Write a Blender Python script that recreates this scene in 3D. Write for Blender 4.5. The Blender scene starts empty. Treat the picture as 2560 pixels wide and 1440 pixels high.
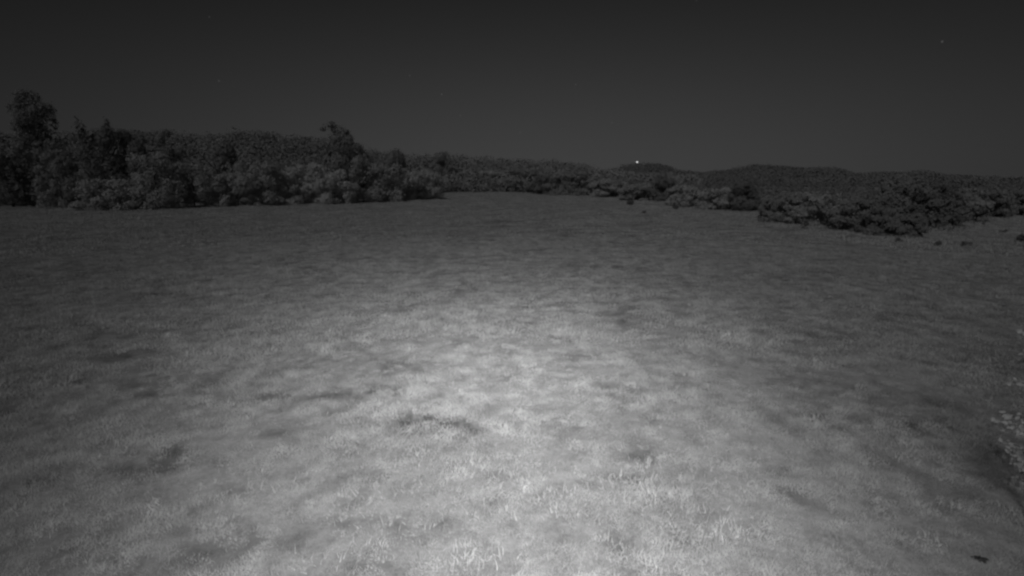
import bpy, math, random
import numpy as np
from mathutils import Vector, Matrix, noise as mn

random.seed(7); rng = np.random.default_rng(7)
S = bpy.context.scene
C = S.collection
R = math.radians

# ------------------------------------------------------------------ camera
F, CX, CY, HOR, CAMH = 1400.0, 1280.0, 720.0, 440.0, 4.5      # measured on the 2560 x 1440 photograph
PITCH = math.atan((CY - HOR) / F)
cam_d = bpy.data.cameras.new('camera'); cam = bpy.data.objects.new('camera', cam_d); C.objects.link(cam)
cam.location = (0, 0, CAMH); cam.rotation_euler = (R(90) - PITCH, 0, 0)
cam_d.sensor_width = 36; cam_d.lens = 36 * F / 2560; cam_d.clip_start = .1; cam_d.clip_end = 8000
S.camera = cam

# ------------------------------------------------------------------ night sky (dim air + glow low beyond the hills)
FILL_EL, FILL_AZ = R(38), R(205)                                # azimuth clockwise from +Y: the added fill comes from behind the camera
w = bpy.data.worlds.new('World'); S.world = w; w.use_nodes = True
nt = w.node_tree; N = nt.nodes; L = nt.links; N.clear()
def node(t, **k):
    n = N.new(t)
    for a, b in k.items(): setattr(n, a, b)
    return n
def mth(op, a, b=None, c=None):
    n = node('ShaderNodeMath', operation=op)
    for i, v in enumerate((a, b, c)):
        if v is None: continue
        if hasattr(v, 'is_output'): L.new(v, n.inputs[i])
        else: n.inputs[i].default_value = v
    return n.outputs[0]
sky = node('ShaderNodeTexSky'); sky.sky_type = 'NISHITA'; sky.sun_disc = False
sky.sun_elevation = FILL_EL; sky.sun_rotation = FILL_AZ
bw = node('ShaderNodeRGBToBW'); L.new(sky.outputs[0], bw.inputs[0])
tc = node('ShaderNodeTexCoord')
dirs = node('ShaderNodeSeparateXYZ'); L.new(tc.outputs['Generated'], dirs.inputs[0])
el = mth('MAXIMUM', dirs.outputs[2], 0.0)
hor = mth('EXPONENT', mth('MULTIPLY', mth('POWER', mth('DIVIDE', el, 0.26), 1.6), -1.0))        # brightest low down
hx = mth('SQRT', mth('ADD', mth('MULTIPLY', dirs.outputs[0], dirs.outputs[0]), mth('ADD', mth('MULTIPLY', dirs.outputs[1], dirs.outputs[1]), 1e-4)))
ga = R(5)
cosaz = mth('DIVIDE', mth('ADD', mth('MULTIPLY', dirs.outputs[0], math.sin(ga)), mth('MULTIPLY', dirs.outputs[1], math.cos(ga))), hx)
azf = mth('ADD', mth('MULTIPLY', mth('POWER', mth('MULTIPLY', mth('ADD', cosaz, 1.0), 0.5), 5.0), 0.85), 0.15)
glow = mth('MULTIPLY', hor, azf)
SKY_BASE, SKY_GLOW = 0.0002, 0.046
lum = mth('ADD', mth('MULTIPLY', bw.outputs[0], SKY_BASE), mth('MULTIPLY', glow, SKY_GLOW))
# a few faint stars
vor = node('ShaderNodeTexVoronoi', feature='F1'); vor.inputs['Scale'].default_value = 26
L.new(tc.outputs['Generated'], vor.inputs['Vector'])
star = mth('LESS_THAN', vor.outputs['Distance'], 0.034)
sep = node('ShaderNodeSeparateColor'); L.new(vor.outputs['Color'], sep.inputs[0])
star = mth('MULTIPLY', star, mth('MULTIPLY', mth('POWER', sep.outputs[0], 1.2), 0.042))
lum = mth('ADD', lum, star)
bg = node('ShaderNodeBackground'); bg.inputs['Strength'].default_value = 1.0
L.new(lum, bg.inputs['Color'])
wo = node('ShaderNodeOutputWorld'); L.new(bg.outputs[0], wo.inputs[0])

# ------------------------------------------------------------------ added fill light from behind the camera, brightens the far field and trees
sd = bpy.data.lights.new('night_fill', 'SUN'); sd.energy = 0.64; sd.angle = R(12)
night_fill = bpy.data.objects.new('night_fill', sd); C.objects.link(night_fill)
md = Vector((math.sin(FILL_AZ) * math.cos(FILL_EL), math.cos(FILL_AZ) * math.cos(FILL_EL), math.sin(FILL_EL)))
night_fill.rotation_euler = md.to_track_quat('Z', 'Y').to_euler()

# ------------------------------------------------------------------ the camera mast's infrared floodlight: its lens throws an oval beam
LAMP_POS = Vector((0.55, -0.25, CAMH + 0.55))
def pix_dir(px, py):
    x, y = (px - CX) / F, (CY - py) / F
    c, s = math.cos(PITCH), math.sin(PITCH)
    return Vector((x, c + y * s, -s + y * c)).normalized()
def at(px, py, z=0.0):
    d = pix_dir(px, py); t = (z - CAMH) / d.z
    return Vector((d.x * t, d.y * t, z))
def at_range(px, py, r):
    d = pix_dir(px, py); t = r / math.hypot(d.x, d.y)
    return Vector((d.x * t, d.y * t, CAMH + d.z * t))
LAMP_W, AIM, SIGX, SIGY, WIDE = 7500.0, (1230, 870), 0.20, 0.10, 0.88
ld = bpy.data.lights.new('floodlight', 'SPOT'); ld.energy = LAMP_W; ld.spot_size = R(150); ld.spot_blend = 0.6
ld.shadow_soft_size = 0.08
lamp = bpy.data.objects.new('floodlight', ld); C.objects.link(lamp); lamp.location = LAMP_POS
aim = at(*AIM) - LAMP_POS
lamp.rotation_euler = (-aim).to_track_quat('Z', 'Y').to_euler()
ld.use_nodes = True
nt = ld.node_tree; N = nt.nodes; L = nt.links; N.clear()
tc = node('ShaderNodeTexCoord'); sp = node('ShaderNodeSeparateXYZ'); L.new(tc.outputs['Normal'], sp.inputs[0])
z = mth('MAXIMUM', mth('ABSOLUTE', sp.outputs[2]), 0.02)
tx = mth('DIVIDE', sp.outputs[0], z); ty = mth('DIVIDE', sp.outputs[1], z)
q = mth('ADD', mth('POWER', mth('ABSOLUTE', mth('DIVIDE', tx, SIGX)), 2.0), mth('POWER', mth('ABSOLUTE', mth('DIVIDE', ty, SIGY)), 2.0))
core = mth('EXPONENT', mth('MULTIPLY', q, -0.5))
q2 = mth('ADD', mth('POWER', mth('ABSOLUTE', mth('DIVIDE', tx, 0.40)), 2.0), mth('POWER', mth('ABSOLUTE', mth('DIVIDE', ty, 0.58)), 2.0))
wide = mth('MULTIPLY', mth('EXPONENT', mth('MULTIPLY', q2, -0.5)), WIDE)
em = node('ShaderNodeEmission'); L.new(mth('ADD', core, wide), em.inputs['Strength'])
lo = node('ShaderNodeOutputLight'); L.new(em.outputs[0], lo.inputs[0])

S.view_settings.view_transform = 'Standard'; S.view_settings.look = 'None'
S.view_settings.exposure = 0; S.view_settings.gamma = 1; S.view_settings.use_curve_mapping = False
S.cycles.max_bounces = 5; S.cycles.diffuse_bounces = 3; S.cycles.transmission_bounces = 2; S.cycles.transparent_max_bounces = 4
S.cycles.pixel_filter_type = 'BLACKMAN_HARRIS'; S.cycles.filter_width = 2.5          # soft webcam lens
S.cycles.caustics_reflective = False; S.cycles.caustics_refractive = False

# ------------------------------------------------------------------ helpers
def g3(v): return (v, v, v, 1)
def material(name, lo_, hi_, scale=2.0, rough=0.9, rnd=0.0, trans=0.0, detail=4.0, scales=None, span=.2):
    """grey matte surface: world-space noise mottling between lo_ and hi_, plus per-object variation"""
    global N, L
    m = bpy.data.materials.new(name); m.use_nodes = True
    nt = m.node_tree; N = nt.nodes; L = nt.links; N.clear()
    geo = node('ShaderNodeNewGeometry')
    vec = geo.outputs['Position']
    if scales:
        mp = node('ShaderNodeMapping'); mp.inputs['Scale'].default_value = scales; L.new(vec, mp.inputs[0]); vec = mp.outputs[0]
    nz = node('ShaderNodeTexNoise'); nz.inputs['Scale'].default_value = scale; nz.inputs['Detail'].default_value = detail
    nz.inputs['Roughness'].default_value = 0.6
    L.new(vec, nz.inputs['Vector'])
    mr = node('ShaderNodeMapRange'); L.new(nz.outputs['Fac'], mr.inputs[0])
    mr.inputs[1].default_value = .5 - span; mr.inputs[2].default_value = .5 + span; mr.inputs[3].default_value = lo_; mr.inputs[4].default_value = hi_
    v = mr.outputs[0]
    if rnd:
        oi = node('ShaderNodeObjectInfo')
        v = mth('MULTIPLY', v, mth('ADD', mth('MULTIPLY', oi.outputs['Random'], rnd), 1 - rnd / 2))
    d = node('ShaderNodeBsdfDiffuse'); d.inputs['Roughness'].default_value = rough; L.new(v, d.inputs['Color'])
    out = d.outputs[0]
    if trans:
        t = node('ShaderNodeBsdfTranslucent'); L.new(v, t.inputs['Color'])
        mx = node('ShaderNodeMixShader'); mx.inputs[0].default_value = trans
        L.new(d.outputs[0], mx.inputs[1]); L.new(t.outputs[0], mx.inputs[2]); out = mx.outputs[0]
    o = node('ShaderNodeOutputMaterial'); L.new(out, o.inputs[0])
    return m
def mesh(name, verts, faces, mat=None, smooth=False):
    me = bpy.data.meshes.new(name)
    verts = np.asarray(verts, dtype=np.float64).reshape(-1, 3)
    me.from_pydata(verts.tolist(), [], faces if isinstance(faces, list) else faces.tolist()); me.update()
    if mat: me.materials.append(mat)
    if smooth: me.polygons.foreach_set('use_smooth', [True] * len(me.polygons))
    return me
def add(name, me, parent=None, loc=(0, 0, 0), rz=0.0, **props):
    o = bpy.data.objects.new(name, me); C.objects.link(o); o.location = loc; o.rotation_euler.z = rz
    if parent: o.parent = parent
    for k, v in props.items(): o[k] = v
    return o

# ------------------------------------------------------------------ ground: one sheet from under the camera to beyond the hills
DIPS = []          # (centre, half width across, half depth, strength) of the darker, thinner patches seen in the meadow
for px, py, wpx, hpx, k in [(1050, 1050, 70, 19, 1.0), (1150, 1058, 50, 17, .95), (765, 992, 38, 8, .8), (835, 980, 46, 9, .9), (895, 988, 34, 7, .8), (690, 988, 44, 12, .8), (960, 972, 46, 13, .9), (985, 992, 26, 6, .8), (1010, 1065, 30, 9, .9), (1185, 1075, 24, 7, .8), (845, 1030, 34, 9, .7),
                            (430, 1130, 60, 22, .65), (350, 1170, 90, 18, .7), (1545, 1360, 60, 24, .5), (1540, 1195, 70, 12, .6), (1110, 1100, 50, 8, .7),
                            (1730, 1350, 50, 22, .5), (910, 1195, 60, 10, .7), (700, 1080, 50, 16, .7), (1610, 1135, 60, 16, .6), (1950, 1180, 60, 16, .6),
                            (130, 1200, 60, 16, .8), (620, 1330, 40, 14, .6), (880, 1265, 30, 16, .5), (300, 890, 50, 9, .7), (570, 840, 70, 7, .6),
                            (1440, 890, 60, 7, .5), (2010, 1040, 50, 14, .6), (2290, 1060, 60, 10, .8), (1460, 1205, 40, 10, .6), (370, 990, 60, 9, .8),
                            (60, 1020, 60, 12, .8), (2180, 1150, 60, 14, .6), (1075, 955, 40, 7, .7), (860, 1125, 40, 8, .6)]:
    c = at(px, py); DIPS.append((c.x, c.y, abs(at(px + wpx, py).x - c.x), max(.12, abs(at(px, py - hpx).y - c.y)), k))
def nz2(x, y, s, seed=0.0): return mn.noise(Vector((x / s, y / s, seed)))
def dip(x, y):
    v = 0.0
    for cx, cy, a, b, k in DIPS:
        dx, dy = (x - cx) / a, (y - cy) / b
        if abs(dx) < 2 and abs(dy) < 2:
            e = dx * dx + dy * dy + 1.3 * nz2(x, y, .28, 9.1) + .8 * nz2(x, y, .11, 1.1)
            if e < 1.4: v = max(v, k * min(1.0, 1.4 - e))
    n = nz2(x, y, 1.1, 7.7) + .6 * nz2(x, y, .38, 2.7)
    if n > .26: v = max(v, min(.5, (n - .26) * 1.2))
    return v
def ground_z(x, y):
    r = math.hypot(x, y)
    z = .05 * nz2(x, y, 1.3) + .028 * nz2(x, y, .45, 3.3)
    far = min(1.0, max(0.0, (r - 14) / 40))
    z += far * .22 * nz2(x, y, 22, 5.7) + min(1, r / 30) * .07 * nz2(x, y, 5, 2.2)
    if r < 40: z -= .05 * dip(x, y)
    return z
def build_ground():
    rad = [0.0]; r = .6
    while r < 6000:
        rad.append(r); r *= 1.028 if r < 200 else 1.1
        if r < 40: r = max(r, rad[-1] + .09)
    NA = 620
    front = [(-60 + 120 * i / 460) for i in range(460)]; back = [60 + 240 * i / 160 for i in range(160)]
    ang = [R(a) for a in front + back]
    V = [(0, 0, ground_z(0, 0))]
    for r in rad[1:]:
        for a in ang:
            x, y = r * math.sin(a), r * math.cos(a)
            V.append((x, y, ground_z(x, y) if r < 260 else 0.0))
    Fc = [(0, 1 + (j + 1) % NA, 1 + j) for j in range(NA)]
    for i in range(len(rad) - 2):
        a0, b0 = 1 + i * NA, 1 + (i + 1) * NA
        for j in range(NA):
            k = (j + 1) % NA
            Fc.append((a0 + j, a0 + k, b0 + k, b0 + j))
    return V, Fc
# soil and thatch under the grass
def ground_material():
    global N, L
    m = bpy.data.materials.new('meadow_ground'); m.use_nodes = True
    nt = m.node_tree; N = nt.nodes; L = nt.links; N.clear()
    geo = node('ShaderNodeNewGeometry')
    def nz(scale, detail=4):
        n = node('ShaderNodeTexNoise'); n.inputs['Scale'].default_value = scale; n.inputs['Detail'].default_value = detail
        L.new(geo.outputs['Position'], n.inputs['Vector']); return n.outputs['Fac']
    v = mth('ADD', mth('MULTIPLY', nz(.35), .30), mth('ADD', mth('MULTIPLY', nz(2.5), .30), mth('MULTIPLY', nz(14), .22)))
    v = mth('MULTIPLY', mth('SUBTRACT', mth('ADD', v, mth('MULTIPLY', mth('SUBTRACT', nz(75, 5), .5), .34)), .15), .72)
    at_ = node('ShaderNodeAttribute', attribute_name='dip_amount')
    v = mth('MULTIPLY', v, mth('SUBTRACT', 1.0, mth('MULTIPLY', at_.outputs['Fac'], .64)))         # ground darker in the dips
    d = node('ShaderNodeBsdfDiffuse'); d.inputs['Roughness'].default_value = 1; L.new(v, d.inputs['Color'])
    bp = node('ShaderNodeBump'); bp.inputs['Strength'].default_value = .5; bp.inputs['Distance'].default_value = .03
    L.new(nz(45, 5), bp.inputs['Height']); L.new(bp.outputs[0], d.inputs['Normal'])
    o = node('ShaderNodeOutputMaterial'); L.new(d.outputs[0], o.inputs[0])
    return m
V, Fc = build_ground()
gm = mesh('ground', V, Fc, ground_material(), True)
ba = gm.attributes.new('dip_amount', 'FLOAT', 'POINT')
ba.data.foreach_set('value', [dip(x, y) if x * x + y * y < 60 * 60 else 0.0 for x, y, z in V])
add('ground', gm, kind='structure')

# ------------------------------------------------------------------ hills
RIDGE_A = [(-700, 365), (-300, 345), (0, 330), (160, 332), (300, 324), (480, 332), (540, 334), (600, 324), (650, 323), (720, 337), (800, 344), (860, 356), (930, 374), (1000, 385),
           (1060, 386), (1100, 389), (1200, 393), (1300, 399), (1380, 402), (1450, 410), (1520, 424), (1600, 436), (1750, 448)]
RIDGE_B = [(1300, 440), (1400, 434), (1500, 430), (1530, 424), (1570, 411), (1600, 408), (1640, 408), (1665, 414), (1690, 424), (1750, 430), (1800, 426), (1840, 420), (1895, 412), (1950, 415),
           (2010, 418), (2060, 417), (2095, 420), (2120, 429), (2150, 433), (2200, 430), (2250, 432), (2300, 426), (2330, 427), (2350, 435), (2400, 439), (2480, 441), (2560, 447), (2800, 450), (3300, 455)]
def profile(P, r, canopy):
    """crest points at ground range r under the silhouette P"""
    out = []
    for (x0, y0), (x1, y1) in zip(P[:-1], P[1:]):
        n = max(1, int(abs(x1 - x0) / 12))
        for i in range(n):
            t = i / n; t2 = t * t * (3 - 2 * t)
            p = at_range(x0 + (x1 - x0) * t, y0 + (y1 - y0) * t2, r); out.append((p.x, p.y, max(.4, p.z - canopy)))
    return out
hill_mat = material('hill_soil', .03, .06, .05)
def build_hill(P, r, front, back, canopy):
    cr = profile(P, r, canopy); V, Fc = [], []
    steps = [(-front, 0.0), (-front * .8, .10), (-front * .6, .30), (-front * .4, .58), (-front * .2, .85), (0, 1.0), (back * .3, .85), (back * .6, .4), (back, 0.0)]
    n = len(steps)
    for x, y, z in cr:
        d = math.hypot(x, y)
        for off, k in steps:
            s = (d + off) / d
            V.append((x * s, y * s, -.5 + (z + .5) * k + (k * .5 * nz2(x * s, y * s, 14, 1.0))))
    for i in range(len(cr) - 1):
        for j in range(n - 1):
            a = i * n + j; Fc.append((a, a + n, a + n + 1, a + 1))
    return V, Fc, cr, steps
VA, FA, crA, stA = build_hill(RIDGE_A, 265, 110, 160, 4.5)
VB, FB, crB, stB = build_hill(RIDGE_B, 460, 190, 240, 3.2)
add('hill', mesh('near_hill', VA, FA, hill_mat, True), kind='structure')
add('hill', mesh('far_hill', VB, FB, hill_mat, True), kind='structure')

# ------------------------------------------------------------------ leaf clusters
def leaf_quads(P, Nn, size, jitter=.9, rg=rng):
    """one small bent leaf spray (two triangles) per point, facing roughly along its normal"""
    n = len(P)
    nn = Nn + rg.normal(0, jitter, (n, 3)); nn /= np.linalg.norm(nn, axis=1)[:, None] + 1e-9
    up = rg.normal(0, 1, (n, 3)); t = np.cross(nn, up); t /= np.linalg.norm(t, axis=1)[:, None] + 1e-9
    b = np.cross(nn, t)
    s = size * rg.uniform(.55, 1.35, (n, 1)); e = rg.uniform(.55, .9, (n, 1))
    q = np.stack([P - t * s, P - b * s * e + nn * s * .25, P + t * s, P + b * s * e + nn * s * .1], axis=1)
    return q.reshape(-1, 3), np.arange(4 * n).reshape(n, 4)
def blob_points(c, rad, n, rg, lumps=None):
    """points through the outer shell of a lumpy ellipsoid"""
    d = rg.normal(0, 1, (n, 3)); d /= np.linalg.norm(d, axis=1)[:, None]
    k = rg.uniform(.0, 1, (n, 1)) ** .35
    return np.asarray(c) + d * np.asarray(rad) * (0.45 + .6 * k), d
bark = material('bark', .05, .10, 6)
LEAF = {'dark': material('leaves_dark', .22, .33, .8, rnd=.3, trans=.3), 'mid': material('leaves_mid', .29, .45, .8, rnd=.3, trans=.3),
        'light': material('leaves_light', .38, .55, .8, rnd=.25, trans=.3)}
# woodland on the hills: too many crowns to count
def woodland(cr, st, step, size, hmin, hmax, per, leaf, seed):
    rg = np.random.default_rng(seed); Ps, Ns = [], []
    cr = np.asarray(cr)
    seg = np.linalg.norm(np.diff(cr[:, :2], axis=0), axis=1); tot = seg.sum(); cum = np.concatenate([[0], np.cumsum(seg)])
    offs = [s[0] for s in st]; ks = [s[1] for s in st]
    nrow = max(4, int(-offs[0] / (step * 1.6)))
    for row in range(nrow + 1):
        for i in range(int(tot / step)):
            s = (i + rg.uniform(0, 1)) * step
            j = min(len(cr) - 2, np.searchsorted(cum, s) - 1); j = max(j, 0); t = (s - cum[j]) / max(seg[j], 1e-6)
            c = cr[j] * (1 - t) + cr[j + 1] * t
            off = 0 if row == 0 else offs[0] * rg.uniform(0.02, 1.0)
            if row == 0: off = rg.uniform(-3, 3)
            d = math.hypot(c[0], c[1]); f = (d + off) / d
            zz = -.5 + (c[2] + .5) * np.interp(off, offs, ks)
            h = rg.uniform(hmin, hmax); wdt = size * rg.uniform(.7, 1.3)
            for _ in range(2):
                P, D = blob_points((c[0] * f + rg.normal(0, wdt * .3), c[1] * f + rg.normal(0, wdt * .3), zz + h * rg.uniform(.35, .6)), (wdt * .6, wdt * .6, h * .5), per // 2, rg)
                Ps.append(P); Ns.append(D + np.array([0, -.2, .3]))
    P = np.concatenate(Ps); Nn = np.concatenate(Ns)
    return leaf_quads(P, Nn, leaf, .35, rg)
wood_near = material('woodland_leaves_near', .17, .29, .12)
wood_far = material('woodland_leaves_far', .14, .19, .05)
def scrub(n, pxs, seed):
    rg = np.random.default_rng(seed); Ps, Ns = [], []
    for _ in range(n):
        px = rg.uniform(*pxs)
        edge = np.interp(px, [-700, 0, 500, 1090, 1110, 1300, 1500, 1880, 1895, 2310, 2345, 2560, 3000], [528, 520, 512, 497, 475, 480, 489, 530, 552, 586, 562, 540, 530])
        e = at(px, edge); r0 = math.hypot(e.x, e.y); r = r0 + (18 if 1890 < px < 1990 else 5) + 95 * rg.uniform(0, 1) ** 1.6
        hmax = np.interp(px, [0, 900, 1200, 1700, 1900, 2560], [6.0, 5.5, 5.0, 4.2, 3.5, 3.7]); h = hmax * rg.uniform(.5, 1.0)
        x, y = e.x * r / r0, e.y * r / r0; wd = rg.uniform(1.6, 4.6)
        for _ in range(2):
            P, D = blob_points((x + rg.normal(0, wd * .3), y + rg.normal(0, wd * .3), h * rg.uniform(.35, .5)), (wd * .6, wd * .6, h * .52), 210, rg)
            P[:, 2] = np.abs(P[:, 2]); Ps.append(P); Ns.append(D + np.array([0, -.2, .3]))
    return leaf_quads(np.concatenate(Ps), np.concatenate(Ns), .14, .4, rg)
v, f = scrub(900, (-500, 3000), 31)
add('scrub', mesh('scrub', v, f, material('scrub_leaves', .15, .29, .35, trans=.3)), kind='stuff', label='tangled scrub filling the ground behind the hedgerow bushes', category='scrub')
v, f = woodland(crA, stA, 4.2, 5.5, 4.0, 6.0, 150, .36, 21)
add('woodland', mesh('woodland', v, f, wood_near), kind='stuff', label='dark wooded slope rising behind the left and middle bushes', category='woodland')
v, f = woodland(crB, stB, 5.0, 6.0, 2.6, 4.2, 110, .45, 22)
add('woodland', mesh('woodland_far', v, f, wood_far), kind='stuff', label='low wooded hills along the skyline on the right, below the single light', category='woodland')

# ------------------------------------------------------------------ trees and bushes along the field edge
def tube(path, rads, n=7):
    V, Fc = [], []
    path = [Vector(p) for p in path]
    for i, p in enumerate(path):
        d = (path[min(i + 1, len(path) - 1)] - path[max(i - 1, 0)]).normalized()
        a = d.orthogonal().normalized(); b = d.cross(a)
        for k in range(n):
            t = 2 * math.pi * k / n; V.append(tuple(p + (a * math.cos(t) + b * math.sin(t)) * rads[i]))
    for i in range(len(path) - 1):
        for k in range(n):
            k2 = (k + 1) % n; Fc.append((i * n + k, i * n + k2, (i + 1) * n + k2, (i + 1) * n + k))
    return V, Fc
def merge(parts):
    V, Fc = [], []
    for v, f in parts:
        o = len(V); V += [tuple(p) for p in v]; Fc += [tuple(i + o for i in q) for q in f]
    return V, Fc
def crown_lobes(kind, w, h, rg):
    """(centre, radii) of the leaf clumps of a crown w wide and h high, base at z=0"""
    Lb = []
    def put(x, y, z, r, rz=None): Lb.append(((x * w, y * w, z * h), (r * w, r * w, (rz or r * w / h) * h)))
    if kind == 'spire':
        for k in range(80):
            z = rg.uniform(.02, .94) if k % 2 else rg.uniform(.45, .94)
            env = np.interp(z, [0, .35, .55, .70, .82, .90, .95], [.44, .46, .46, .42, .38, .26, .12])
            a = rg.uniform(0, 6.28); rr = env * rg.uniform(.2, .85)
            put(rr * math.cos(a) - .04 * np.interp(z, [.5, .8], [0, 1]), rr * math.sin(a), z, rg.uniform(.09, .14))
        for k in range(46):
            z = rg.uniform(.03, .50); a = rg.uniform(0, 6.28); rr = .46 * rg.uniform(.3, 1)
            put(rr * math.cos(a), rr * math.sin(a), z, rg.uniform(.10, .16))
    elif kind == 'twin':
        for k in range(26):
            z = rg.uniform(.08, .80); env = np.interp(z, [0, .5, .8], [.42, .45, .30]); a = rg.uniform(0, 6.28); rr = env * rg.uniform(.2, .9)
            put(rr * math.cos(a), rr * math.sin(a), z, rg.uniform(.11, .18))
        for sx in (-.24, .14):
            for k in range(5): put(sx + rg.normal(0, .02), rg.normal(0, .05), .74 + .048 * k, .10 - .014 * k, .05)
    elif kind == 'broken':
        for k in range(20):
            z = rg.uniform(.05, .72); env = np.interp(z, [0, .4, .72], [.42, .42, .25]); a = rg.uniform(0, 6.28); rr = env * rg.uniform(.2, .9)
            put(rr * math.cos(a) + .08, rr * math.sin(a), z, rg.uniform(.11, .17))
        for x, z, r in [(-.10, .95, .07), (-.02, .90, .10), (-.24, .90, .05), (.08, .86, .11), (-.02, .80, .12), (.15, .78, .12), (.30, .66, .13), (.42, .56, .12), (.25, .60, .14), (.0, .70, .14)]:
            put(x, rg.normal(0, .06), z, r, r * .55)
    elif kind == 'upright':
        for k in range(20):
            z = rg.uniform(.08, .90); env = np.interp(z, [0, .4, .75, 1], [.34, .45, .38, .14]); a = rg.uniform(0, 6.28); rr = env * rg.uniform(.2, .85)
            put(rr * math.cos(a), rr * math.sin(a), z, rg.uniform(.12, .2))
    else:                                                                     # rounded bush reaching the ground
        for k in range(48):
            z = rg.uniform(.03, .82) ; env = .50 * math.sqrt(max(0, 1 - ((z - .25) / .72) ** 2)); a = rg.uniform(0, 6.28); rr = env * rg.uniform(.3, .95)
            put(rr * math.cos(a), rr * math.sin(a), z, rg.uniform(.07, .16), rg.uniform(.07, .15))
    return Lb
def plant(name, cat, px, base, wpx, top, kind, tone, label, group, seed):
    g = at(px, base); rng_ = math.hypot(g.x, g.y)
    q = at_range(px, base * .4 + top * .6, rng_); g = Vector((q.x, q.y, ground_z(q.x, q.y) - .05))
    pt = at_range(px, top, rng_); h = pt.z - g.z
    wm = (at_range(px + wpx / 2, base, rng_) - at_range(px - wpx / 2, base, rng_)).length
    rg = np.random.default_rng(seed)
    root = add(name, None, loc=g, rz=math.atan2(-g.x, g.y), label=label, category=cat, group=group)
    lob = crown_lobes(kind, wm, h, rg)
    Ps, Ns = [], []
    tot = 17000 if kind == 'spire' else 9500
    vol = np.array([r[0] * r[2] for c, r in lob]); vol /= vol.sum()
    for (c, r), k in zip(lob, vol):
        P, D = blob_points(c, r, max(20, int(tot * k)), rg); Ps.append(P); Ns.append(D)
    # thin sprays that break the outline
    P = np.concatenate(Ps); D = np.concatenate(Ns)
    lump = np.array([mn.noise(Vector(p * (8.0 / max(wm, 1)))) for p in P])
    keep = (lump > -.33) & (P[:, 2] > .02)
    P, D = P[keep], D[keep]
    k = rg.choice(len(P), len(P) // 7); P2 = P[k] + D[k] * rg.uniform(.1, .55, (len(k), 1)) * wm * .12; D2 = D[k]
    P2[:, 2] = np.maximum(P2[:, 2], .1)
    P = np.concatenate([P, P2]); D = np.concatenate([D, D2])
    size = .013 * wm + .05
    v, f = leaf_quads(P, D, size, .28, rg)
    add('crown', mesh('crown', v, f, LEAF[tone]), root)
    parts = [tube([(0, 0, -.1), (.02 * wm, 0, h * .3), (0, .02 * wm, h * .62)], [.018 * h, .014 * h, .006 * h])]
    for k in range(5):
        a = rg.uniform(0, 6.28); z0 = h * rg.uniform(.12, .5)
        parts.append(tube([(0, 0, z0), (.14 * wm * math.cos(a), .14 * wm * math.sin(a), z0 + h * .1), (.3 * wm * math.cos(a), .3 * wm * math.sin(a), z0 + h * .25)], [.013 * h, .009 * h, .004 * h], 5))
    add('trunk', mesh('trunk', *merge(parts), bark), root)
    return root
GL, GM, GR = 'trees and bushes along the left field edge', 'bushes along the far field edge', 'bushes along the right field edge'
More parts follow.
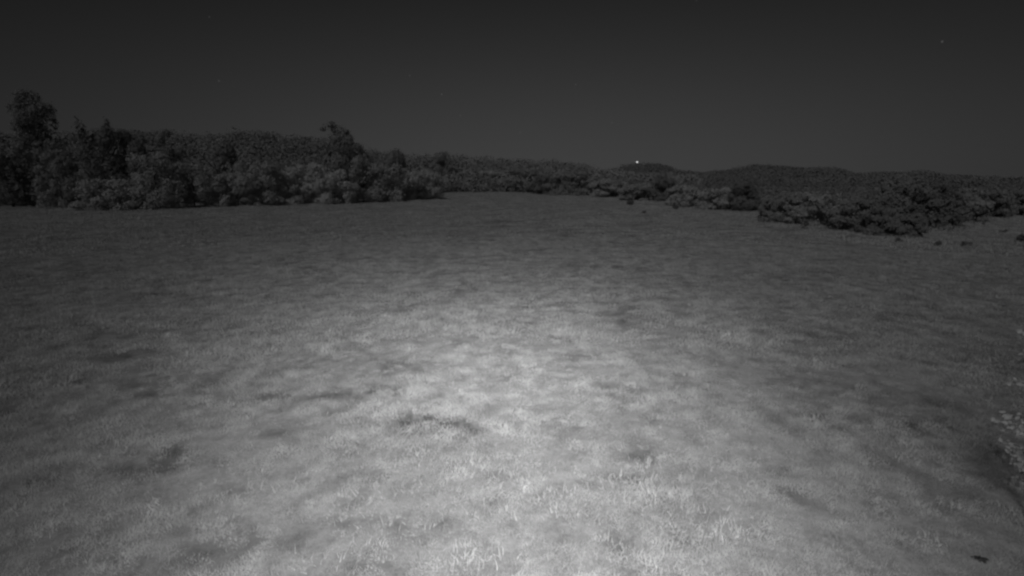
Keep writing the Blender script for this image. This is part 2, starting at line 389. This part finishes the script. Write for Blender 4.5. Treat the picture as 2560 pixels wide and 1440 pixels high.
PLANTS = [
 ('tree', 'tree', 94, 518, 160, 222, 'spire', 'dark', 'tallest tree, tapering to a point above everything at the left end of the hedgerow', GL),
 ('bush', 'bush', 16, 521, 125, 345, 'round', 'mid', 'bush cut by the left picture edge, beside the tallest tree', GL),
 ('bush', 'bush', 142, 522, 120, 362, 'round', 'mid', 'grey bush at the foot of the tallest tree, on its right', GL),
 ('tree', 'tree', 248, 506, 170, 290, 'twin', 'dark', 'dark tree with two short spires next right of the tallest tree', GL),
 ('tree', 'tree', 322, 503, 120, 314, 'upright', 'dark', 'dark round-topped tree just right of the two-spired tree', GL),
 ('bush', 'bush', 275, 526, 200, 440, 'round', 'light', 'broad low pale bush in front of the two-spired tree', GL),
 ('bush', 'bush', 385, 523, 170, 372, 'round', 'mid', 'tall sloping bush right of the broad low pale bush', GL),
 ('tree', 'tree', 428, 507, 96, 313, 'upright', 'dark', 'small feathery-topped tree standing a little above the left skyline', GL),
 ('bush', 'bush', 478, 519, 140, 392, 'round', 'mid', 'grey bush in front of the small feathery-topped tree, towards its right', GL),
 ('tree', 'tree', 548, 512, 140, 345, 'upright', 'mid', 'bushy tree midway between the two-spired tree and the jagged one', GL),
 ('bush', 'bush', 590, 517, 130, 425, 'round', 'light', 'low pale bush in front of the midway bushy tree', GL),
 ('bush', 'bush', 648, 514, 140, 385, 'round', 'mid', 'full bush under the highest rise of the left skyline ridge', GL),
 ('bush', 'bush', 712, 511, 120, 405, 'round', 'light', 'pale clumpy bush third left of the jagged tree', GL),
 ('bush', 'bush', 772, 509, 130, 398, 'round', 'light', 'pale clumpy bush second left of the jagged tree', GL),
 ('tree', 'tree', 848, 506, 150, 303, 'broken', 'dark', 'tree with a jagged leaning top standing out against the sky', GL),
 ('bush', 'bush', 832, 510, 110, 418, 'round', 'light', 'pale bush directly in front of the jagged tree', GL),
 ('bush', 'bush', 905, 506, 120, 385, 'round', 'mid', 'bush at the right foot of the jagged tree', GL),
 ('bush', 'bush', 985, 497, 90, 374, 'upright', 'dark', 'dark rounded treetop showing over the pale bushes at the hedgerow end', GL),
 ('bush', 'bush', 968, 503, 150, 402, 'round', 'light', 'wide pale bush second from the right end of the left hedgerow', GL),
 ('bush', 'bush', 1042, 499, 125, 420, 'round', 'light', 'round bush ending the left hedgerow where the field opens', GL),
 ('tree', 'tree', 1108, 476, 62, 376, 'upright', 'mid', 'small tree with a knobbed top above the gap in the hedgerows', GM),
 ('bush', 'bush', 1148, 475, 100, 415, 'round', 'dark', 'black bush in the gap just beyond the end of the left hedgerow', GM),
 ('bush', 'bush', 1225, 478, 120, 422, 'round', 'light', 'pale bush at the far edge right of the black bush', GM),
 ('bush', 'bush', 1305, 481, 120, 412, 'round', 'mid', 'bush at the far edge below the flat part of the ridge', GM),
 ('bush', 'bush', 1362, 485, 90, 430, 'round', 'dark', 'small dark bush at the far edge between two paler ones', GM),
 ('bush', 'bush', 1428, 487, 120, 420, 'round', 'mid', 'grey bush at the far edge left of the thin dark tree', GM),
 ('tree', 'tree', 1458, 486, 56, 408, 'upright', 'dark', 'thin dark tree where the near ridge drops to the skyline', GM),
 ('bush', 'bush', 1520, 492, 110, 446, 'round', 'mid', 'low bush left of and below the light on the hill', GM),
 ('bush', 'bush', 1592, 501, 110, 455, 'round', 'mid', 'low bush straight below the light on the hill', GM),
 ('tree', 'tree', 1655, 503, 76, 438, 'upright', 'dark', 'small black tree right of and below the light on the hill', GR),
 ('bush', 'bush', 1720, 515, 120, 458, 'round', 'mid', 'grey bush right of the small black tree', GR),
 ('bush', 'bush', 1795, 523, 110, 465, 'round', 'mid', 'grey bush before the dark pair at the field corner', GR),
 ('tree', 'tree', 1858, 527, 90, 450, 'upright', 'dark', 'dark upright tree standing behind the step in the field edge', GR),
 ('bush', 'bush', 1930, 556, 100, 478, 'round', 'dark', 'bush at the step in the field edge, leftmost of the near right hedgerow', GR),
 ('bush', 'bush', 1992, 560, 130, 468, 'round', 'mid', 'domed bush second from the left in the near right hedgerow', GR),
 ('bush', 'bush', 2072, 566, 140, 474, 'round', 'mid', 'wide bush in the middle of the near right hedgerow', GR),
 ('bush', 'bush', 2145, 578, 140, 490, 'round', 'dark', 'bush right of the wide middle bush in the right hedgerow', GR),
 ('tree', 'tree', 2235, 560, 130, 432, 'upright', 'dark', 'tallest tree of the right hedgerow, brushing the skyline', GR),
 ('bush', 'bush', 2210, 588, 130, 505, 'round', 'dark', 'low bush in front of the tallest tree of the right hedgerow', GR),
 ('bush', 'bush', 2275, 594, 90, 530, 'round', 'dark', 'low dark bush ending the near right hedgerow at its right tip', GR),
 ('tree', 'tree', 2345, 566, 150, 440, 'round', 'dark', 'black spreading tree behind the tip of the near right hedgerow', GR),
 ('bush', 'bush', 2425, 557, 130, 462, 'round', 'mid', 'grey bush between the two black trees at far right', GR),
 ('tree', 'tree', 2490, 548, 110, 455, 'round', 'dark', 'second black tree from the right picture edge', GR),
 ('tree', 'tree', 2560, 543, 110, 468, 'round', 'dark', 'black tree cut by the right picture edge above the far slope', GR),
]
for i, p in enumerate(PLANTS): plant(*p, seed=100 + i)

# small dark weed clumps scattered before the right hedgerow
weed_leaf = material('weed_leaves', .10, .17, 5, rnd=.3)
WEEDS = [(1577, 513, 22, 'faint weed clump nearest the far edge below the hill light'), (1610, 534, 14, 'small dark weed clump lowest of the three below the hill light'),
         (1688, 523, 20, 'weed clump by the far edge below the small black tree'), (2007, 571, 12, 'small weed clump under the domed bush of the right hedgerow'),
         (2214, 600, 10, 'tiny black weed clump under the low bush of the right hedgerow'), (2247, 607, 16, 'dark weed clump below the dark tip bush of the right hedgerow'),
         (2345, 615, 18, 'dark weed clump in the open grass right of the hedgerow tip'), (2412, 618, 18, 'weed clump in the open grass farthest from the hedgerow tip'),
         (2508, 584, 12, 'small weed clump on the far right slope'), (2554, 607, 26, 'black weed clump cut by the right picture edge')]
for i, (px, py, wpx, lab) in enumerate(WEEDS):
    g = at(px, py); g.z = ground_z(g.x, g.y); r = math.hypot(g.x, g.y); wm = .8 * wpx / F * r
    rg = np.random.default_rng(500 + i); Ps, Ns = [], []
    for k in range(5):
        P, D = blob_points((rg.normal(0, wm * .22), rg.normal(0, wm * .2), wm * rg.uniform(.15, .5)), (wm * .26, wm * .26, wm * .3), 60, rg); Ps.append(P); Ns.append(D)
    P = np.concatenate(Ps); P[:, 2] = np.maximum(P[:, 2], .01)
    root = add('weed', None, loc=g, label=lab, category='weed', group='weed clumps in the grass before the right hedgerow')
    v, f = leaf_quads(P, np.concatenate(Ns), .09 * wm, .7, rg); add('leaves', mesh('leaves', v, f, weed_leaf), root)
    add('stem', mesh('stem', *merge([tube([(0, 0, -.03), (wm * .1 * math.cos(a), wm * .1 * math.sin(a), wm * .25), (wm * .3 * math.cos(a), wm * .3 * math.sin(a), wm * .5)], [.02 * wm + .004, .015 * wm, .006 * wm], 5) for a in (0.3, 2.2, 4.4)]), bark), root)

# ------------------------------------------------------------------ the single light on the hill
def emis(name, s):
    global N, L
    m = bpy.data.materials.new(name); m.use_nodes = True
    nt = m.node_tree; N = nt.nodes; L = nt.links; N.clear()
    e = node('ShaderNodeEmission'); e.inputs['Strength'].default_value = s; e.inputs['Color'].default_value = (1, 1, 1, 1)
    o = node('ShaderNodeOutputMaterial'); L.new(e.outputs[0], o.inputs[0]); return m
pl = at_range(1593, 404.5, 452)
gz_ = pl.z - 5.5
root = add('yard_light', None, loc=(pl.x, pl.y, gz_), rz=math.atan2(-pl.x, pl.y), label='single bright light shining on the crest of the far hill', category='light')
steel = material('galvanised_pole', .25, .35, 3)
add('pole', mesh('pole', *tube([(.9, 0, 0), (.9, 0, 4.6), (.75, 0, 5.3), (.3, 0, 5.62)], [.11, .09, .07, .06], 8), steel), root)
def lathe(prof, n=12):
    V = [(r * math.cos(2 * math.pi * k / n), r * math.sin(2 * math.pi * k / n), z) for r, z in prof for k in range(n)]
    Fc = [(i * n + k, i * n + (k + 1) % n, (i + 1) * n + (k + 1) % n, (i + 1) * n + k) for i in range(len(prof) - 1) for k in range(n)]
    return V, Fc
add('lamp_shade', mesh('lamp_shade', *lathe([(.02, 5.95), (.2, 5.9), (.5, 5.75), (.56, 5.68), (.5, 5.69)]), steel), root)
add('lamp_globe', mesh('lamp_globe', *lathe([(.02, 5.70), (.42, 5.66), (.66, 5.42), (.70, 5.25), (.52, 4.98), (.02, 4.86)]), emis('lit_globe', 1.15)), root)

# ------------------------------------------------------------------ leafy sapling at the right edge, close to the camera
sap_leaf = material('sapling_leaves', .25, .55, 9, rnd=0, trans=.25)
g0 = at(2606, 1300); g = at_range(2648, 900, math.hypot(g0.x, g0.y)); g.z = ground_z(g.x, g.y)
root = add('sapling', None, loc=g, label='leafy sapling reaching in at the right picture edge, close by in the grass', category='sapling')
rg = np.random.default_rng(77)
SAPH = 3.3; tw = []; LP, LN = [], []
tw.append(tube([(0, 0, -.1), (.03, .02, SAPH * .35), (-.02, .05, SAPH * .7), (.02, .03, SAPH)], [.03, .022, .014, .005], 7))
for k in range(60):
    z0 = SAPH * rg.uniform(.10, .98); a = rg.uniform(0, 6.28); ln = np.interp(z0 / SAPH, [0, .2, .55, 1], [.22, .34, .42, .25]) * rg.uniform(.75, 1.2)
    p0 = np.array([.0, .03, z0]); p1 = p0 + np.array([math.cos(a) * ln * .55, math.sin(a) * ln * .55, ln * .25]); p2 = p0 + np.array([math.cos(a) * ln, math.sin(a) * ln, ln * .22])
    tw.append(tube([p0, p1, p2], [.008, .005, .002], 5))
    for t in np.linspace(.25, 1, 18):
        q = (p0 * (1 - t) ** 2 + 2 * p1 * t * (1 - t) + p2 * t * t) + rg.normal(0, .035, 3)
        LP.append(q); LN.append(rg.normal(0, .6, 3) + np.array([-.3, -.6, .6]))
add('trunk', mesh('sapling_trunk', *merge(tw), bark), root)
v, f = leaf_quads(np.array(LP), np.array(LN), .034, .5, rg); add('foliage', mesh('foliage', v, f, sap_leaf), root)

# dark clod of turf in the bottom right corner
c = at(2447, 1407); c.z = ground_z(c.x, c.y)
V, Fc = [], []
for i in range(9):
    th = math.pi * .62 * i / 8
    for k in range(14):
        a = 2 * math.pi * k / 14; rr = math.sin(th) * (1 + .8 * mn.noise(Vector((math.cos(a) * 1.9, math.sin(a) * 1.9, th * 2.5))))
        V.append((.075 * rr * math.cos(a), .03 * rr * math.sin(a), .05 * math.cos(th) * (1 + .9 * mn.noise(Vector((a, th, 4))))))
for i in range(8):
    for k in range(14): Fc.append((i * 14 + k, (i + 1) * 14 + k, (i + 1) * 14 + (k + 1) % 14, i * 14 + (k + 1) % 14))
add('earth_clod', mesh('earth_clod', V, Fc, material('dark_earth', .02, .05, 30)), loc=(c.x, c.y, c.z + .008), rz=-.5, label='dark clod of earth lying in the grass at the bottom right corner', category='clod')

# ------------------------------------------------------------------ meadow grass
grass_mats = [material('grass_blades', .27, .58, 1.7, rnd=.25, trans=.3, detail=3, span=.15), material('grass_blades_pale', .42, .66, 2.2, rnd=.3, trans=.3, span=.15)]
straw_mat = material('dry_straw', .80, .93, 8, trans=.2)
PROTO = bpy.data.collections.new('grass_prototypes')        # not linked to the scene: only instanced
STRAW = bpy.data.collections.new('straw_prototypes')
def blades(n, spread, lmin, lmax, wid, lean, rg, segs=2, flat=0.0):
    V, Fc = [], []
    for _ in range(n):
        a = rg.uniform(0, 6.28); r = spread * math.sqrt(rg.uniform(0, 1)); x, y = r * math.cos(a), r * math.sin(a)
        h = rg.uniform(lmin, lmax); d = rg.uniform(0, 6.28); ln = lean * rg.uniform(.2, 1.2) * h
        if rg.uniform() < flat: ln = h * rg.uniform(.8, 1.2); h *= .3
        fa = rg.uniform(0, 6.28); wx, wy = math.cos(fa) * wid, math.sin(fa) * wid
        o = len(V)
        for s in range(segs):
            t = s / segs; k = t * t
            px, py, pz = x + math.cos(d) * ln * k, y + math.sin(d) * ln * k, h * (t - .18 * k) - .015
            ww = 1 - .45 * t
            V += [(px - wx * ww, py - wy * ww, pz), (px + wx * ww, py + wy * ww, pz)]
        V.append((x + math.cos(d) * ln, y + math.sin(d) * ln, h * .82))
        for s in range(segs - 1): Fc.append((o + 2 * s, o + 2 * s + 1, o + 2 * s + 3, o + 2 * s + 2))
        Fc.append((o + 2 * segs - 2, o + 2 * segs - 1, o + 2 * segs))
    return V, Fc
def proto(coll, i, v, f, m):
    o = bpy.data.objects.new('tuft_%02d' % i, mesh('tuft', v, f, m)); coll.objects.link(o)
rg = np.random.default_rng(11)
for i in range(5): proto(PROTO, i, *blades(110, .19, .03, .085, .0034, 1.0, rg, 2, .6), grass_mats[i % 5 == 4])            # 0-4 close
for i in range(3): proto(PROTO, 5 + i, *blades(190, .45, .04, .10, .0075, 1.0, rg, 2, .55), grass_mats[i % 3 == 2])        # 5-7 middle
for i in range(3): proto(PROTO, 8 + i, *blades(170, 1.3, .05, .14, .022, .7, rg, 1, .3), grass_mats[i % 3 == 2])         # 8-10 far
proto(STRAW, 0, *blades(5, .16, .05, .14, .0020, .55, rg, 3), straw_mat)
proto(STRAW, 1, *blades(8, .20, .05, .12, .0023, .9, rg, 3, .6), straw_mat)
proto(STRAW, 2, *blades(2, .05, .10, .19, .0021, .35, rg, 3), straw_mat)
def scatter(name, coll, pts, label, cat):
    me = bpy.data.meshes.new(name); me.from_pydata([p[:3] for p in pts], [], [])
    a = me.attributes.new('spin', 'FLOAT_VECTOR', 'POINT'); a.data.foreach_set('vector', [c for p in pts for c in (p[6], p[7], p[3])])
    a = me.attributes.new('size', 'FLOAT', 'POINT'); a.data.foreach_set('value', [p[4] for p in pts])
    a = me.attributes.new('pick', 'INT', 'POINT'); a.data.foreach_set('value', [p[5] for p in pts])
    o = add(name, me, kind='stuff', label=label, category=cat)
    t = bpy.data.node_groups.new(name, 'GeometryNodeTree')
    t.interface.new_socket('Geometry', in_out='INPUT', socket_type='NodeSocketGeometry'); t.interface.new_socket('Geometry', in_out='OUTPUT', socket_type='NodeSocketGeometry')
    n = t.nodes; l = t.links
    gi, go = n.new('NodeGroupInput'), n.new('NodeGroupOutput')
    ip = n.new('GeometryNodeInstanceOnPoints'); ci = n.new('GeometryNodeCollectionInfo')
    ci.inputs['Collection'].default_value = coll; ci.inputs['Separate Children'].default_value = True; ci.inputs['Reset Children'].default_value = True
    def attr(nm, ty):
        x = n.new('GeometryNodeInputNamedAttribute'); x.data_type = ty; x.inputs['Name'].default_value = nm; return x.outputs['Attribute']
    e2r = n.new('FunctionNodeEulerToRotation')
    l.new(attr('spin', 'FLOAT_VECTOR'), e2r.inputs[0])
    l.new(gi.outputs[0], ip.inputs['Points']); l.new(ci.outputs[0], ip.inputs['Instance']); ip.inputs['Pick Instance'].default_value = True
    l.new(attr('pick', 'INT'), ip.inputs['Instance Index']); l.new(e2r.outputs[0], ip.inputs['Rotation']); l.new(attr('size', 'FLOAT'), ip.inputs['Scale'])
    l.new(ip.outputs[0], go.inputs[0])
    m = o.modifiers.new('scatter', 'NODES'); m.node_group = t
    return o
def field_ok(x, y):
    """inside the open field (in front of the hedgerows)"""
    d = Vector((x, y, -CAMH)); c, s = math.cos(PITCH), math.sin(PITCH)
    dep = d.y * c - d.z * s; up = d.y * s + d.z * c
    px = CX + F * d.x / dep; py = CY - F * up / dep
    edge = np.interp(px, [0, 500, 1090, 1110, 1300, 1500, 1880, 1890, 2310, 2330, 2560], [520, 512, 497, 475, 480, 489, 530, 552, 592, 566, 538])
    return py > edge - 3
pts = []
def zone(r0, r1, dens, picks, smin, smax, half=56):
    area = R(half) * (r1 * r1 - r0 * r0)
    for _ in range(int(area * dens)):
        r = math.sqrt(random.uniform(r0 * r0, r1 * r1)); a = R(random.uniform(-half, half)); x, y = r * math.sin(a), r * math.cos(a)
        if r > 35 and not field_ok(x, y): continue
        n = nz2(x, y, .8, 8.8) * .6 + nz2(x, y, 2.6, 1.9) * .7
        d = dip(x, y) if r < 45 else 0
        if random.random() < d * .85: continue
        if random.random() > 1.0 + n * .9: continue
        s = random.uniform(smin, smax) * max(.45, 1 + .65 * n + .35 * nz2(x, y, .35, 5.5)) * (1 - .45 * d)
        pts.append((x, y, ground_z(x, y), random.uniform(0, 6.28), s, random.choice(picks), random.uniform(-.12, .12), random.uniform(-.12, .12)))
for _ in range(26):
    c_ = at(2447 + random.gauss(0, 34), 1410 + random.gauss(0, 16)); pts.append((c_.x, c_.y, ground_z(c_.x, c_.y), random.uniform(0, 6.28), random.uniform(.6, 1.1), random.choice((0, 1, 2, 3)), random.uniform(-.12, .12), random.uniform(-.12, .12)))
zone(2.5, 15, 42, (0, 1, 2, 3, 4), .7, 1.25)
zone(15, 42, 8.5, (5, 6, 7), .8, 1.3)
zone(42, 185, .62, (8, 9, 10), .8, 1.3, 52)
for _ in range(1500):
    px = random.uniform(-60, 2620)
    e = at(px, np.interp(px, [0, 500, 1090, 1110, 1300, 1500, 1880, 1890, 2310, 2330, 2560], [522, 514, 499, 477, 482, 491, 532, 554, 594, 568, 540]) + random.uniform(-4, 3))
    k = random.uniform(-2.5, 2.0); x, y = e.x, e.y + k
    if nz2(x, y, 4, 3.1) < -.1: continue
    pts.append((x, y, ground_z(x, y), random.uniform(0, 6.28), random.uniform(1.2, 3.6), random.choice((0, 1, 2, 3, 5, 6)), random.uniform(-.1, .1), random.uniform(-.1, .1)))
scatter('grass', PROTO, pts, 'short trampled meadow grass covering the field', 'grass')
sp_ = []
for _ in range(5200):
    r = math.sqrt(random.uniform(16, 24 * 24)); a = R(random.uniform(-52, 52)); x, y = r * math.sin(a), r * math.cos(a)
    n = nz2(x, y, .5, 4.4) * .8 + nz2(x, y, 1.9, 6.6) * .6
    if n < .20: continue
    sp_.append((x, y, ground_z(x, y), random.uniform(0, 6.28), random.uniform(.6, 1.15), random.choice((0, 1, 1, 2)), random.uniform(-.3, .3), random.uniform(-.3, .3)))
for px, py, n in [(1640, 1240, 30), (1420, 1250, 26), (1345, 1225, 14), (1790, 1290, 24), (1260, 1190, 14), (1590, 1190, 14), (1830, 1330, 20), (880, 1270, 16), (600, 1225, 10), (900, 1190, 8), (1190, 1155, 16),
                  (960, 1020, 10), (1090, 960, 8), (1240, 1290, 14), (1180, 1400, 20), (1640, 1400, 12), (1000, 1330, 12), (880, 1400, 12)]:
    for _ in range(n):
        c = at(px + random.gauss(0, 55), py + random.gauss(0, 18))
        sp_.append((c.x, c.y, ground_z(c.x, c.y), random.uniform(0, 6.28), random.uniform(.7, 1.3), random.choice((0, 1, 2)), random.uniform(-.3, .3), random.uniform(-.3, .3)))
scatter('dry_grass', STRAW, sp_, 'bright dry straws standing up out of the near grass', 'dry grass')
